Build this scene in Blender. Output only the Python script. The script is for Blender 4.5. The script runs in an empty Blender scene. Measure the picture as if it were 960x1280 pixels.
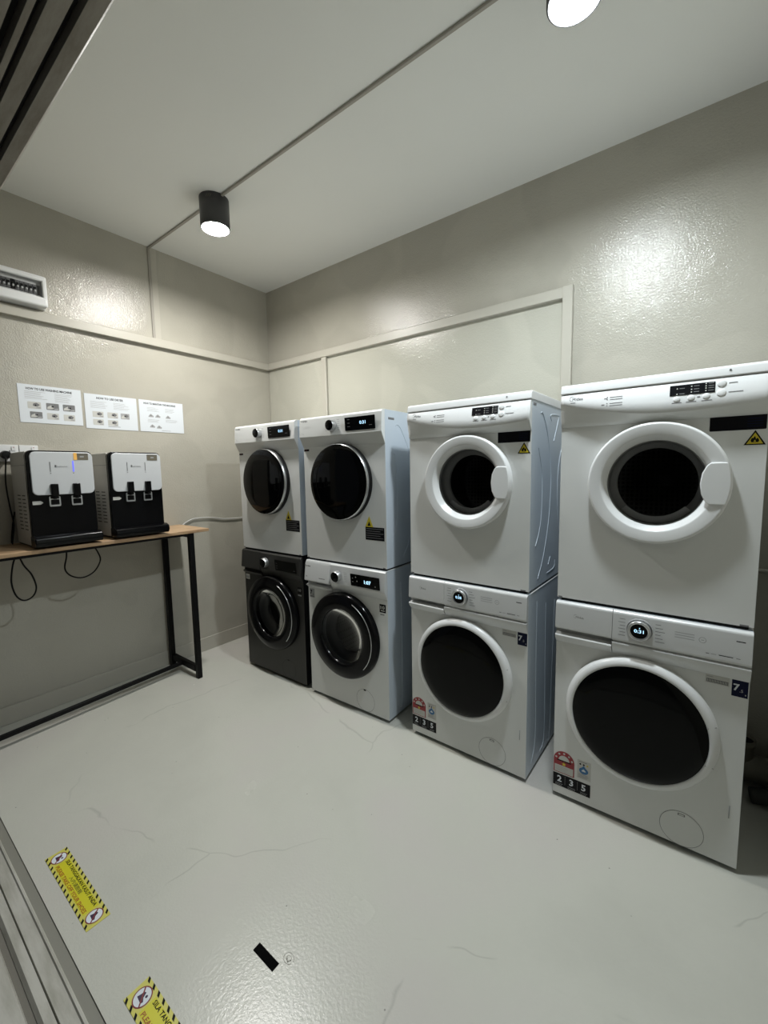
import bpy, bmesh, math, random
from mathutils import Vector, Matrix
random.seed(7)
PI = math.pi
SC = bpy.context.scene
COL = SC.collection

# ------------------------------------------------------------------ materials
MATS = {}
def mat(name, col, rough=0.5, metal=0.0, spec=0.5, emis=None, estr=0.0, coat=0.0):
    if name in MATS: return MATS[name]
    m = bpy.data.materials.new(name); m.use_nodes = True
    b = m.node_tree.nodes['Principled BSDF']
    b.inputs['Base Color'].default_value = (*col, 1)
    b.inputs['Roughness'].default_value = rough
    b.inputs['Metallic'].default_value = metal
    b.inputs['Specular IOR Level'].default_value = spec
    b.inputs['Coat Weight'].default_value = coat
    if emis:
        b.inputs['Emission Color'].default_value = (*emis, 1)
        b.inputs['Emission Strength'].default_value = estr
    MATS[name] = m
    return m
def nd(m, t, **kw):
    n = m.node_tree.nodes.new(t)
    for k, v in kw.items(): setattr(n, k, v)
    return n
def lk(m, a, b): m.node_tree.links.new(a, b)
def coords(m, obj=True, scale=(1,1,1)):
    tc = nd(m, 'ShaderNodeTexCoord'); mp = nd(m, 'ShaderNodeMapping')
    mp.inputs['Scale'].default_value = scale
    lk(m, tc.outputs['Object'], mp.inputs['Vector']); return mp.outputs['Vector']
def noise(m, vec, scale, detail=3, rough=0.5, dist=0.0):
    n = nd(m, 'ShaderNodeTexNoise'); lk(m, vec, n.inputs['Vector'])
    n.inputs['Scale'].default_value = scale; n.inputs['Detail'].default_value = detail
    n.inputs['Roughness'].default_value = rough; n.inputs['Distortion'].default_value = dist
    return n.outputs['Fac']
def ramp(m, fac, stops):
    r = nd(m, 'ShaderNodeValToRGB'); lk(m, fac, r.inputs['Fac'])
    el = r.color_ramp.elements
    while len(el) < len(stops): el.new(0.5)
    for e, (p, c) in zip(el, stops): e.position = p; e.color = (*c, 1) if len(c) == 3 else c
    return r.outputs['Color']
def mixc(m, fac, a, b, mode='MIX'):
    n = nd(m, 'ShaderNodeMix', data_type='RGBA', blend_type=mode)
    if isinstance(fac, (int, float)): n.inputs[0].default_value = fac
    else: lk(m, fac, n.inputs[0])
    for s, v in ((6, a), (7, b)):
        if isinstance(v, tuple): n.inputs[s].default_value = (*v, 1)
        else: lk(m, v, n.inputs[s])
    return n.outputs[2]
def bump(m, h, strength, dist):
    b = nd(m, 'ShaderNodeBump'); b.inputs['Strength'].default_value = strength
    b.inputs['Distance'].default_value = dist; lk(m, h, b.inputs['Height'])
    bs = m.node_tree.nodes['Principled BSDF']; lk(m, b.outputs['Normal'], bs.inputs['Normal'])
def bsdf(m): return m.node_tree.nodes['Principled BSDF']
def g(v): return (v, v, v)

def wall_paint(name, a, b):
    m = mat(name, a, 0.13, spec=0.5)
    v = coords(m)
    c = ramp(m, noise(m, v, 1.3, 5, 0.55), [(0.3, a), (0.7, b)])
    patch = ramp(m, noise(m, v, 2.1, 2, 0.4, 0.4), [(0.49, g(0.95)), (0.53, g(1.03))])
    lk(m, mixc(m, 0.7, c, patch, 'MULTIPLY'), bsdf(m).inputs['Base Color'])
    n1 = noise(m, v, 120, 3, 0.6); n2 = noise(m, v, 11, 2, 0.5)
    ad = nd(m, 'ShaderNodeMath', operation='MULTIPLY_ADD'); lk(m, n2, ad.inputs[0]); ad.inputs[1].default_value = 1.4; lk(m, n1, ad.inputs[2])
    bump(m, ad.outputs[0], 0.50, 0.0035)
    return m
M_wall = wall_paint('wall_paint', (0.415, 0.395, 0.335), (0.465, 0.445, 0.385))
M_board = wall_paint('board_paint', (0.475, 0.465, 0.40), (0.51, 0.50, 0.43))
M_board.node_tree.nodes['Bump'].inputs['Strength'].default_value = 0.36
M_trim = mat('trim_paint', (0.46, 0.44, 0.38), 0.35)
M_strip = mat('trim_strip_grey', (0.33, 0.31, 0.27), 0.45)
M_ceil = mat('ceiling_paint', (0.62, 0.615, 0.58), 0.6, spec=0.3)
v = coords(M_ceil); lk(M_ceil, ramp(M_ceil, noise(M_ceil, v, 0.9, 4), [(0.3, (0.76, 0.765, 0.735)), (0.7, (0.80, 0.805, 0.775))]), bsdf(M_ceil).inputs['Base Color'])
bump(M_ceil, noise(M_ceil, v, 30, 3), 0.1, 0.002)

# floor: glossy painted screed with stains, specks and hairline cracks
M_floor = mat('floor_paint', (0.55, 0.545, 0.48), 0.28, spec=0.5)
v = coords(M_floor)
fc = ramp(M_floor, noise(M_floor, v, 1.1, 6, 0.6, 0.3), [(0.3, (0.51, 0.51, 0.455)), (0.5, (0.555, 0.555, 0.495)), (0.72, (0.56, 0.53, 0.50))])
vo = nd(M_floor, 'ShaderNodeTexVoronoi'); lk(M_floor, v, vo.inputs['Vector']); vo.inputs['Scale'].default_value = 13
speck = ramp(M_floor, vo.outputs['Distance'], [(0.018, g(0.4)), (0.04, g(1.0))])
rnd = ramp(M_floor, vo.outputs['Color'], [(0.45, g(0)), (0.5, g(1))])
fc = mixc(M_floor, rnd, fc, mixc(M_floor, 1.0, fc, speck, 'MULTIPLY'))
vc = nd(M_floor, 'ShaderNodeTexVoronoi', feature='DISTANCE_TO_EDGE')
nz = nd(M_floor, 'ShaderNodeTexNoise'); lk(M_floor, v, nz.inputs['Vector']); nz.inputs['Scale'].default_value = 5
wv = nd(M_floor, 'ShaderNodeVectorMath', operation='MULTIPLY_ADD'); lk(M_floor, nz.outputs['Color'], wv.inputs[0]); wv.inputs[1].default_value = (0.14, 0.14, 0.0); lk(M_floor, v, wv.inputs[2])
lk(M_floor, wv.outputs[0], vc.inputs['Vector']); vc.inputs['Scale'].default_value = 0.85
crack = ramp(M_floor, vc.outputs['Distance'], [(0.0, g(0.80)), (0.0028, g(1.0))])
cm = ramp(M_floor, noise(M_floor, v, 2.2, 3, 0.6), [(0.5, g(0)), (0.56, g(0.9))])
fc = mixc(M_floor, cm, fc, mixc(M_floor, 1.0, fc, crack, 'MULTIPLY'))
lk(M_floor, fc, bsdf(M_floor).inputs['Base Color'])
rr = nd(M_floor, 'ShaderNodeMapRange'); lk(M_floor, noise(M_floor, v, 2.5, 4), rr.inputs[0]); rr.inputs[3].default_value = 0.16; rr.inputs[4].default_value = 0.32
lk(M_floor, rr.outputs[0], bsdf(M_floor).inputs['Roughness'])
n1 = noise(M_floor, v, 110, 3, 0.6); n2 = noise(M_floor, v, 7, 2, 0.5)
ad = nd(M_floor, 'ShaderNodeMath', operation='MULTIPLY_ADD'); lk(M_floor, n2, ad.inputs[0]); ad.inputs[1].default_value = 1.0; lk(M_floor, n1, ad.inputs[2])
bump(M_floor, ad.outputs[0], 0.30, 0.0022)

M_track = mat('track_painted_steel', (0.46, 0.455, 0.40), 0.4)
v = coords(M_track, scale=(1, 6, 6)); lk(M_track, ramp(M_track, noise(M_track, v, 4, 5, 0.65), [(0.35, (0.36, 0.35, 0.30)), (0.6, (0.52, 0.51, 0.46))]), bsdf(M_track).inputs['Base Color'])
M_groove = mat('groove_brown', (0.17, 0.16, 0.135), 0.7)  # darker brown for the groove floor below the track ribs
M_chan = mat('track_channel', (0.24, 0.235, 0.20), 0.6)
M_steel = mat('header_steel', (0.30, 0.27, 0.22), 0.5, 0.1)
v = coords(M_steel, scale=(1, 5, 5)); lk(M_steel, ramp(M_steel, noise(M_steel, v, 6, 6, 0.7), [(0.3, (0.22, 0.19, 0.15)), (0.65, (0.36, 0.33, 0.28))]), bsdf(M_steel).inputs['Base Color'])
M_out = mat('corridor_paint', (0.25, 0.24, 0.22), 0.8)

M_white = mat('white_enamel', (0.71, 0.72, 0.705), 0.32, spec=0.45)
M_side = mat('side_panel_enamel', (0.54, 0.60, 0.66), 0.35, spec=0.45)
M_plast = mat('white_plastic', (0.74, 0.75, 0.75), 0.35)
M_ringw = mat('door_ring_white', (0.74, 0.75, 0.75), 0.28)
M_dryb = mat('bright_white_enamel', (0.67, 0.68, 0.67), 0.32)
M_silv = mat('silver_panel', (0.64, 0.65, 0.65), 0.35, 0.15)
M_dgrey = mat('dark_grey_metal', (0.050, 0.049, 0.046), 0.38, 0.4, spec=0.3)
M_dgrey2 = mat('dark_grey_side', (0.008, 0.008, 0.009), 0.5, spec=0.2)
M_chrome = mat('chrome', (0.50, 0.51, 0.52), 0.25, 1.0)
M_satin = mat('satin_chrome', (0.6, 0.61, 0.62), 0.3, 0.9)
M_blkg = mat('black_glass', (0.0012, 0.0014, 0.0014), 0.05, spec=0.14)
M_blkp = mat('black_plastic', (0.006, 0.006, 0.0065), 0.4, spec=0.2)
M_blkm = mat('black_powder_coat', (0.005, 0.005, 0.0055), 0.5, spec=0.18)
M_blks = mat('black_gloss_plastic', (0.003, 0.003, 0.0035), 0.16, spec=0.16)
M_rub = mat('grey_rubber', (0.17, 0.172, 0.175), 0.5)
M_gask = mat('light_grey_gasket', (0.36, 0.365, 0.37), 0.5)
M_drum = mat('drum_steel', (0.10, 0.10, 0.10), 0.4, 0.8)
v = coords(M_drum); vo = nd(M_drum, 'ShaderNodeTexVoronoi'); lk(M_drum, v, vo.inputs['Vector']); vo.inputs['Scale'].default_value = 55
vo.inputs['Randomness'].default_value = 0.0
lk(M_drum, ramp(M_drum, vo.outputs['Distance'], [(0.28, g(0.004)), (0.36, g(0.035))]), bsdf(M_drum).inputs['Base Color'])
M_mesh = mat('filter_mesh', (0.32, 0.32, 0.32), 0.5)
v = coords(M_mesh); vo = nd(M_mesh, 'ShaderNodeTexVoronoi'); lk(M_mesh, v, vo.inputs['Vector']); vo.inputs['Scale'].default_value = 170
vo.inputs['Randomness'].default_value = 0.0
lk(M_mesh, ramp(M_mesh, vo.outputs['Distance'], [(0.3, g(0.03)), (0.4, g(0.34))]), bsdf(M_mesh).inputs['Base Color'])
M_glass = bpy.data.materials.new('clear_glass'); M_glass.use_nodes = True
nt = M_glass.node_tree; nt.nodes.clear()
o_ = nt.nodes.new('ShaderNodeOutputMaterial'); mx = nt.nodes.new('ShaderNodeMixShader'); fr = nt.nodes.new('ShaderNodeFresnel')
tr = nt.nodes.new('ShaderNodeBsdfTransparent'); gl = nt.nodes.new('ShaderNodeBsdfGlossy')
tr.inputs[0].default_value = (0.42, 0.43, 0.44, 1); gl.inputs['Roughness'].default_value = 0.05; fr.inputs[0].default_value = 1.2
nt.links.new(fr.outputs[0], mx.inputs[0]); nt.links.new(tr.outputs[0], mx.inputs[1]); nt.links.new(gl.outputs[0], mx.inputs[2]); nt.links.new(mx.outputs[0], o_.inputs[0])
M_clear = M_glass.copy(); M_clear.name = 'clear_cover'
for n_ in M_clear.node_tree.nodes:
    if n_.type == 'BSDF_TRANSPARENT': n_.inputs[0].default_value = (0.9, 0.9, 0.9, 1)
M_ink = mat('grey_ink', (0.16, 0.16, 0.165), 0.6)
M_inkl = mat('light_ink', (0.36, 0.365, 0.37), 0.6)
M_inkd = mat('black_ink', (0.007, 0.007, 0.007), 0.6, spec=0.15)
M_navy = mat('navy_label', (0.004, 0.007, 0.035), 0.4, spec=0.15)
M_blab = mat('black_label', (0.004, 0.004, 0.006), 0.4, spec=0.15)
M_pap = mat('white_paper', (0.70, 0.74, 0.78), 0.6)
M_papd = mat('dull_white_label', (0.55, 0.55, 0.52), 0.5)
M_yel = mat('yellow_label', (0.62, 0.50, 0.03), 0.45)
M_fyel = mat('floor_label_yellow', (0.64, 0.60, 0.02), 0.4)
M_fyel2 = mat('floor_label_pale', (0.62, 0.58, 0.12), 0.4)
M_red = mat('maroon_ink', (0.30, 0.02, 0.03), 0.5)
M_ora = mat('brown_red_ink', (0.36, 0.09, 0.01), 0.5)
M_purp = mat('dark_purple_ink', (0.03, 0.012, 0.05), 0.5)
M_dred = mat('dark_red_ink', (0.20, 0.02, 0.02), 0.5)
M_blue = mat('blue_ink', (0.03, 0.14, 0.33), 0.5)
M_led = mat('white_blue_led', (0.0, 0.0, 0.0), 0.5, emis=(0.45, 0.75, 1.0), estr=1.6)
M_ledb = mat('blue_led', (0.0, 0.0, 0.0), 0.5, emis=(0.16, 0.18, 1.0), estr=1.3)
M_ledo = mat('amber_led', (0.0, 0.0, 0.0), 0.5, emis=(1.0, 0.55, 0.12), estr=0.7)
M_gold = mat('bronze_label', (0.17, 0.15, 0.11), 0.35)
M_sil2 = mat('dispenser_silver_face', (0.66, 0.68, 0.70), 0.25, 0.05)
M_dside = mat('dispenser_side_white', (0.50, 0.49, 0.46), 0.45)
M_pvc = mat('grey_pvc', (0.20, 0.19, 0.15), 0.5)
M_hose = mat('dark_hose', (0.04, 0.04, 0.035), 0.6)
M_wcab = mat('white_cable', (0.5, 0.5, 0.48), 0.45)
M_wood = mat('light_oak', (0.42, 0.28, 0.15), 0.45)
v = coords(M_wood, scale=(9, 1.0, 9)); wn = noise(M_wood, v, 3.2, 6, 0.65, 1.2)
wc = ramp(M_wood, wn, [(0.25, (0.21, 0.12, 0.065)), (0.42, (0.40, 0.26, 0.15)), (0.6, (0.52, 0.36, 0.21)), (0.8, (0.34, 0.21, 0.12))])
kn = ramp(M_wood, noise(M_wood, coords(M_wood, scale=(6, 2.2, 6)), 1.6, 3, 0.5, 0.8), [(0.60, g(1.0)), (0.70, g(0.45))])
lk(M_wood, mixc(M_wood, 0.8, wc, kn, 'MULTIPLY'), bsdf(M_wood).inputs['Base Color'])
M_lamp1 = mat('lamp_diffuser_warm', (0.8, 0.8, 0.8), 0.5, emis=(1.0, 0.985, 0.945), estr=715)
M_lamp2 = mat('lamp_diffuser_cool', (0.8, 0.8, 0.8), 0.5, emis=(0.88, 0.96, 1.0), estr=715)
M_lampb = mat('lamp_housing', (0.05, 0.05, 0.052), 0.42)
M_lampi = mat('lamp_reflector', (0.7, 0.7, 0.7), 0.3)

# ------------------------------------------------------------------ mesh builder
TXT = {}
def text_polys(s, bold=0.0):
    key = (s, bold)
    if key in TXT: return TXT[key]
    cu = bpy.data.curves.new('txt', 'FONT'); cu.body = s; cu.size = 1.0
    cu.resolution_u = 2; cu.offset = bold; cu.fill_mode = 'FRONT'
    ob = bpy.data.objects.new('txt', cu); COL.objects.link(ob)
    dg = bpy.context.evaluated_depsgraph_get(); dg.update()
    ev = ob.evaluated_get(dg); me = ev.to_mesh()
    vs = [tuple(v.co) for v in me.vertices]; fs = [tuple(p.vertices) for p in me.polygons]
    ev.to_mesh_clear(); bpy.data.objects.remove(ob); bpy.data.curves.remove(cu)
    xs = [v[0] for v in vs] or [0, 1]; ys = [v[1] for v in vs] or [0, 1]
    TXT[key] = (vs, fs, min(xs), max(xs), min(ys), max(ys))
    return TXT[key]

class MB:
    def __init__(s): s.bm = bmesh.new(); s.mats = []
    def mi(s, m):
        if m not in s.mats: s.mats.append(m)
        return s.mats.index(m)
    def face(s, vs, m, smooth=False):
        try: f = s.bm.faces.new(vs)
        except ValueError: return None
        f.material_index = s.mi(m); f.smooth = smooth; return f
    def poly(s, pts, m, smooth=False):
        return s.face([s.bm.verts.new(p) for p in pts], m, smooth)
    def box(s, x0, x1, y0, y1, z0, z1, m, bev=0.0, seg=2, mx=None):
        r = bmesh.ops.create_cube(s.bm, size=1.0); vs = r['verts']
        for v in vs:
            v.co = Vector(((x0 + x1) / 2 + v.co.x * (x1 - x0), (y0 + y1) / 2 + v.co.y * (y1 - y0), (z0 + z1) / 2 + v.co.z * (z1 - z0)))
        fs = set(f for v in vs for f in v.link_faces)
        for f in fs: f.material_index = s.mi(m)
        if bev:
            es = list(set(e for v in vs for e in v.link_edges))
            r = bmesh.ops.bevel(s.bm, geom=es, offset=bev, segments=seg, affect='EDGES', profile=0.5)
            for f in r['faces']: f.material_index = s.mi(m); f.smooth = True
            vs = list(set(v for f in r['faces'] for v in f.verts) | set(v for v in vs if v.is_valid))
        if mx is not None:
            for v in vs: v.co = mx @ v.co
        return s
    def lathe(s, prof, c, axis, m, n=64, a0=0, a1=2 * PI, caps=False):
        """prof: list of (r, h); h along axis from c"""
        ax = Vector(axis).normalized(); t = Vector((0, 0, 1)) if abs(ax.z) < .9 else Vector((1, 0, 0))
        e1 = ax.cross(t).normalized(); e2 = ax.cross(e1)
        full = abs(a1 - a0 - 2 * PI) < 1e-6; k = n if full else n + 1
        rows = []
        for r, h in prof:
            if r < 1e-6: rows.append([s.bm.verts.new(Vector(c) + ax * h)] * k); continue
            rows.append([s.bm.verts.new(Vector(c) + ax * h + (e1 * math.cos(a0 + (a1 - a0) * i / n) + e2 * math.sin(a0 + (a1 - a0) * i / n)) * r) for i in range(k)])
        for a, b in zip(rows[:-1], rows[1:]):
            for i in range(n):
                j = (i + 1) % k
                q = []
                for v in (a[i], a[j], b[j], b[i]):
                    if v not in q: q.append(v)
                if len(q) > 2: s.face(q, m, True)
        return s
    def cyl(s, p0, p1, r, m, n=16, r1=None, smooth=True):
        p0 = Vector(p0); d = Vector(p1) - p0; L = d.length; r1 = r if r1 is None else r1
        ax = d.normalized(); t = Vector((0, 0, 1)) if abs(ax.z) < .9 else Vector((1, 0, 0))
        e1 = ax.cross(t).normalized(); e2 = ax.cross(e1); R = []
        for rr_, h in ((r, 0), (r1, L)):
            R.append([s.bm.verts.new(p0 + ax * h + (e1 * math.cos(2 * PI * i / n) + e2 * math.sin(2 * PI * i / n)) * rr_) for i in range(n)])
        for i in range(n): s.face([R[0][i], R[0][(i + 1) % n], R[1][(i + 1) % n], R[1][i]], m, smooth)
        s.face(R[0][::-1], m); s.face(R[1], m); return s
    def tube(s, pts, r, m, n=8, sub=6):
        P = smooth_path(pts, sub); rings = []; prev = None
        for i, p in enumerate(P):
            t = (P[min(i + 1, len(P) - 1)] - P[max(i - 1, 0)]).normalized()
            if prev is None:
                u = Vector((0, 0, 1)) if abs(t.z) < .9 else Vector((1, 0, 0)); e = t.cross(u).normalized()
            else: e = (prev - t * prev.dot(t)).normalized()
            prev = e; f = t.cross(e)
            rings.append([s.bm.verts.new(p + (e * math.cos(2 * PI * k / n) + f * math.sin(2 * PI * k / n)) * r) for k in range(n)])
        for a, b in zip(rings[:-1], rings[1:]):
            for k in range(n): s.face([a[k], a[(k + 1) % n], b[(k + 1) % n], b[k]], m, True)
        s.face(rings[0][::-1], m); s.face(rings[-1], m); return s
    def extr(s, prof, x0, x1, m, axis='x', smooth=False):
        """closed profile [(a,b)] extruded along axis x: (y,z); y: (x,z); z: (x,y)"""
        def P(t, a, b): return {'x': (t, a, b), 'y': (a, t, b), 'z': (a, b, t)}[axis]
        A = [s.bm.verts.new(P(x0, *p)) for p in prof]; B = [s.bm.verts.new(P(x1, *p)) for p in prof]
        n = len(prof)
        for i in range(n): s.face([A[i], A[(i + 1) % n], B[(i + 1) % n], B[i]], m, smooth)
        s.face(A[::-1], m); s.face(B, m); return s
    def holebox(s, w, d, z0, z1, cx, cz, r, m, n=72, ms=None):
        ms = ms or m
        """box whose front face (y=0) has a round hole"""
        ang = [2 * PI * i / n for i in range(n)] + [math.atan2(z - cz, x - cx) % (2 * PI) for x in (0, w) for z in (z0, z1)]
        ang = sorted(set(round(a, 6) for a in ang)); outer = []; inner = []
        for a in ang:
            dx, dz = math.cos(a), math.sin(a); t = 1e9
            if dx > 1e-9: t = min(t, (w - cx) / dx)
            if dx < -1e-9: t = min(t, -cx / dx)
            if dz > 1e-9: t = min(t, (z1 - cz) / dz)
            if dz < -1e-9: t = min(t, (z0 - cz) / dz)
            outer.append((cx + dx * t, cz + dz * t)); inner.append((cx + dx * r, cz + dz * r))
        O = [s.bm.verts.new((x, 0, z)) for x, z in outer]; I = [s.bm.verts.new((x, 0, z)) for x, z in inner]
        J = [s.bm.verts.new((x, 0.02, z)) for x, z in inner]; N = len(ang)
        for i in range(N):
            j = (i + 1) % N; s.face([O[i], O[j], I[j], I[i]], m); s.face([I[i], I[j], J[j], J[i]], m, True)
        E = 1e-4
        back = {}
        for x in (0, w):
            for z in (z0, z1): back[(x, z)] = s.bm.verts.new((x, d, z))
        def side(sel, key, c0, c1):
            vs = sorted([o for o in O if sel(o.co)], key=key)
            s.face(vs + [back[c1], back[c0]], ms)
        side(lambda c: abs(c.x) < E, lambda o: o.co.z, (0, z0), (0, z1))
        side(lambda c: abs(c.x - w) < E, lambda o: o.co.z, (w, z0), (w, z1))
        side(lambda c: abs(c.z - z0) < E, lambda o: o.co.x, (0, z0), (w, z0))
        side(lambda c: abs(c.z - z1) < E, lambda o: o.co.x, (0, z1), (w, z1))
        s.face([back[(0, z0)], back[(w, z0)], back[(w, z1)], back[(0, z1)]], m)
        return s
    # ---- flat artwork on a plane: self.fr = (origin, right, up, normal)
    def frame(s, o, r, u, n): s.fr = (Vector(o), Vector(r), Vector(u), Vector(n)); return s
    def P(s, a, b, h): o, r, u, n = s.fr; return o + r * a + u * b + n * h
    def rect(s, a0, b0, a1, b1, m, h=0.0): s.poly([s.P(a0, b0, h), s.P(a1, b0, h), s.P(a1, b1, h), s.P(a0, b1, h)], m); return s
    def plate(s, a0, b0, a1, b1, t, m, rad=0.0, n=5, h0=0.0):
        pts = rrect(a0, b0, a1, b1, rad, n); return s.slab(pts, t, m, h0)
    def slab(s, pts, t, m, h0=0.0):
        T = [s.bm.verts.new(s.P(a, b, h0 + t)) for a, b in pts]; B = [s.bm.verts.new(s.P(a, b, h0)) for a, b in pts]; k = len(pts)
        s.face(T, m); s.face(B[::-1], m)
        for i in range(k): s.face([T[i], B[i], B[(i + 1) % k], T[(i + 1) % k]], m)
        return s
    def disc(s, a, b, r, m, h=0.0, n=28, sa=1.0): s.poly([s.P(a + math.cos(2 * PI * i / n) * r * sa, b + math.sin(2 * PI * i / n) * r, h) for i in range(n)], m); return s
    def ring(s, a, b, r0, r1, m, h=0.0, n=40):
        A = [s.bm.verts.new(s.P(a + math.cos(2 * PI * i / n) * r0, b + math.sin(2 * PI * i / n) * r0, h)) for i in range(n)]
        B = [s.bm.verts.new(s.P(a + math.cos(2 * PI * i / n) * r1, b + math.sin(2 * PI * i / n) * r1, h)) for i in range(n)]
        for i in range(n): s.face([A[i], A[(i + 1) % n], B[(i + 1) % n], B[i]], m)
        return s
    def shape(s, pts, m, h=0.0): s.poly([s.P(a, b, h) for a, b in pts], m); return s
    def text(s, t, a, b, hgt, m, h=0.0, w=None, bold=0.0, align='L'):
        """cap height hgt, lower left (or centre) at (a, b); w squeezes to width"""
        vs, fs, x0, x1, y0, y1 = text_polys(t, bold)
        sc = hgt / 0.72; sx = sc if w is None else w / (x1 - x0)
        W = (x1 - x0) * sx; a0 = a if align == 'L' else a - W / 2
        V = [s.bm.verts.new(s.P(a0 + (x - x0) * sx, b + y * sc, h)) for x, y, _ in vs]
        for f in fs: s.face([V[i] for i in f], m)
        return s
    def build(s, name, parent=None, bevel=0.0, seg=2, normals=True):
        if normals: bmesh.ops.recalc_face_normals(s.bm, faces=s.bm.faces)
        me = bpy.data.meshes.new(name); s.bm.to_mesh(me); s.bm.free()
        for m in s.mats: me.materials.append(m)
        ob = bpy.data.objects.new(name, me); COL.objects.link(ob)
        if parent: ob.parent = parent
        if bevel:
            b = ob.modifiers.new('bevel', 'BEVEL'); b.width = bevel; b.segments = seg; b.limit_method = 'ANGLE'; b.angle_limit = 0.7
            b.harden_normals = False
            for p in me.polygons: p.use_smooth = True
            e = ob.modifiers.new('ws', 'WEIGHTED_NORMAL'); e.keep_sharp = True
        return ob
def rrect(a0, b0, a1, b1, r, n=5):
    if r <= 0: return [(a0, b0), (a1, b0), (a1, b1), (a0, b1)]
    pts = []
    for cx, cy, st in ((a1 - r, b0 + r, -PI / 2), (a1 - r, b1 - r, 0), (a0 + r, b1 - r, PI / 2), (a0 + r, b0 + r, PI)):
        for i in range(n + 1): a = st + PI / 2 * i / n; pts.append((cx + r * math.cos(a), cy + r * math.sin(a)))
    return pts
def smooth_path(pts, sub):
    P = [Vector(p) for p in pts]
    if sub <= 1 or len(P) < 3: return P
    Q = [P[0] * 2 - P[1]] + P + [P[-1] * 2 - P[-2]]; out = []
    for i in range(1, len(Q) - 2):
        a, b, c, d = Q[i - 1:i + 3]
        for k in range(sub):
            t = k / sub
            out.append(0.5 * ((2 * b) + (c - a) * t + (2 * a - 5 * b + 4 * c - d) * t * t + (3 * b - a - 3 * c + d) * t ** 3))
    out.append(P[-1]); return out
def tag(o, label=None, cat=None, group=None, kind=None):
    if label: o['label'] = label
    if cat: o['category'] = cat
    if group: o['group'] = group
    if kind: o['kind'] = kind
    return o
def thing(name, label, cat, loc=(0, 0, 0), rz=0.0, group=None):
    o = bpy.data.objects.new(name, None); COL.objects.link(o); o.empty_display_size = 0.1
    o.location = loc; o.rotation_euler = (0, 0, rz); return tag(o, label, cat, group)
def struct(name, mb, **k):
    o = mb.build(name, **k); o['kind'] = 'structure'; return o
FRONT = dict(r=(1, 0, 0), u=(0, 0, 1), n=(0, -1, 0))

# ------------------------------------------------------------------ room shell
H = 2.881; XR = 3.42; YF = -2.08
struct('floor', MB().box(-0.15, XR + 0.15, YF - 0.001, 0.15, -0.12, 0.0, M_floor))
struct('ceiling', MB().box(-0.15, XR + 0.15, YF - 0.05, 0.15, H, H + 0.12, M_ceil))
struct('wall_left', MB().box(-0.15, 0.0, YF - 0.2, 0.0, 0.0, H, M_wall))
struct('wall_back', MB().box(-0.15, XR + 0.15, 0.0, 0.15, 0.0, H, M_wall))
struct('wall_right', MB().box(XR, XR + 0.15, YF - 0.2, 0.0, 0.0, H, M_wall))
struct('wall_front', MB().box(0.0, XR, YF - 0.30, YF, 2.058, H, M_wall))
struct('corridor_floor', MB().box(-0.6, XR + 0.6, -4.4, YF - 0.22, -0.14, -0.02, M_floor))
struct('corridor_ceiling', MB().box(-0.6, XR + 0.6, -4.5, YF - 0.29, 2.7, 2.8, M_out))
struct('corridor_wall', MB().box(-0.6, XR + 0.6, -4.5, -4.4, -0.1, 2.7, M_out))
# top guide of the sliding door (underside seen at the upper left of the view)
mb = MB()
mb.extr([(YF, 2.059), (YF, 2.034), (YF - 0.004, 2.030), (YF - 0.024, 2.030), (YF - 0.024, 2.05)], 0.0, XR, M_steel)
mb.extr([(YF - 0.036, 2.05), (YF - 0.036, 2.031), (YF - 0.058, 2.031), (YF - 0.058, 2.05)], 0.0, XR, M_steel)
mb.extr([(YF - 0.068, 2.05), (YF - 0.068, 2.029), (YF - 0.076, 2.029), (YF - 0.076, 2.05)], 0.0, XR, M_steel)
mb.extr([(YF - 0.095, 2.05), (YF - 0.090, 2.026), (YF - 0.30, 2.026), (YF - 0.30, 2.05)], 0.0, XR, M_steel)
gap_shade = mat('gap_shade_black', (0.01, 0.009, 0.008), 0.9)  # near-black colour stands in for the shade between the guide strips
mb.box(0.0, XR, YF - 0.30, YF - 0.0245, 2.049, 2.06, gap_shade)
for yy, zz in ((0.0352, 2.0315), (0.0672, 2.0295), (0.0892, 2.0265)): mb.box(0.0, XR, YF - yy - 0.001, YF - yy, zz, 2.05, gap_shade)  # thin dark facings on the strip sides, shade painted into the gaps
struct('trim_4', mb, bevel=0.001)
# floor guide of the sliding door
mb = MB()
mb.box(0.0, XR, YF - 0.22, YF - 0.0012, -0.10, -0.016, M_groove)
mb.box(0.0, XR, YF - 0.027, YF - 0.0012, -0.016, -0.004, M_chan)
mb.extr([(YF - 0.028, -0.016), (YF - 0.028, 0.002), (YF - 0.031, 0.004), (YF - 0.035, 0.004), (YF - 0.038, -0.002), (YF - 0.070, -0.003), (YF - 0.072, -0.016)], 0.0, XR, M_track)
mb.extr([(YF - 0.0735, -0.016), (YF - 0.0745, -0.002), (YF - 0.095, -0.002), (YF - 0.103, -0.014)], 0.0, XR, M_track)
mb.extr([(YF - 0.118, -0.016), (YF - 0.122, -0.006), (YF - 0.22, -0.006), (YF - 0.22, -0.016)], 0.0, XR, M_track)
struct('trim_5', mb)
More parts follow.
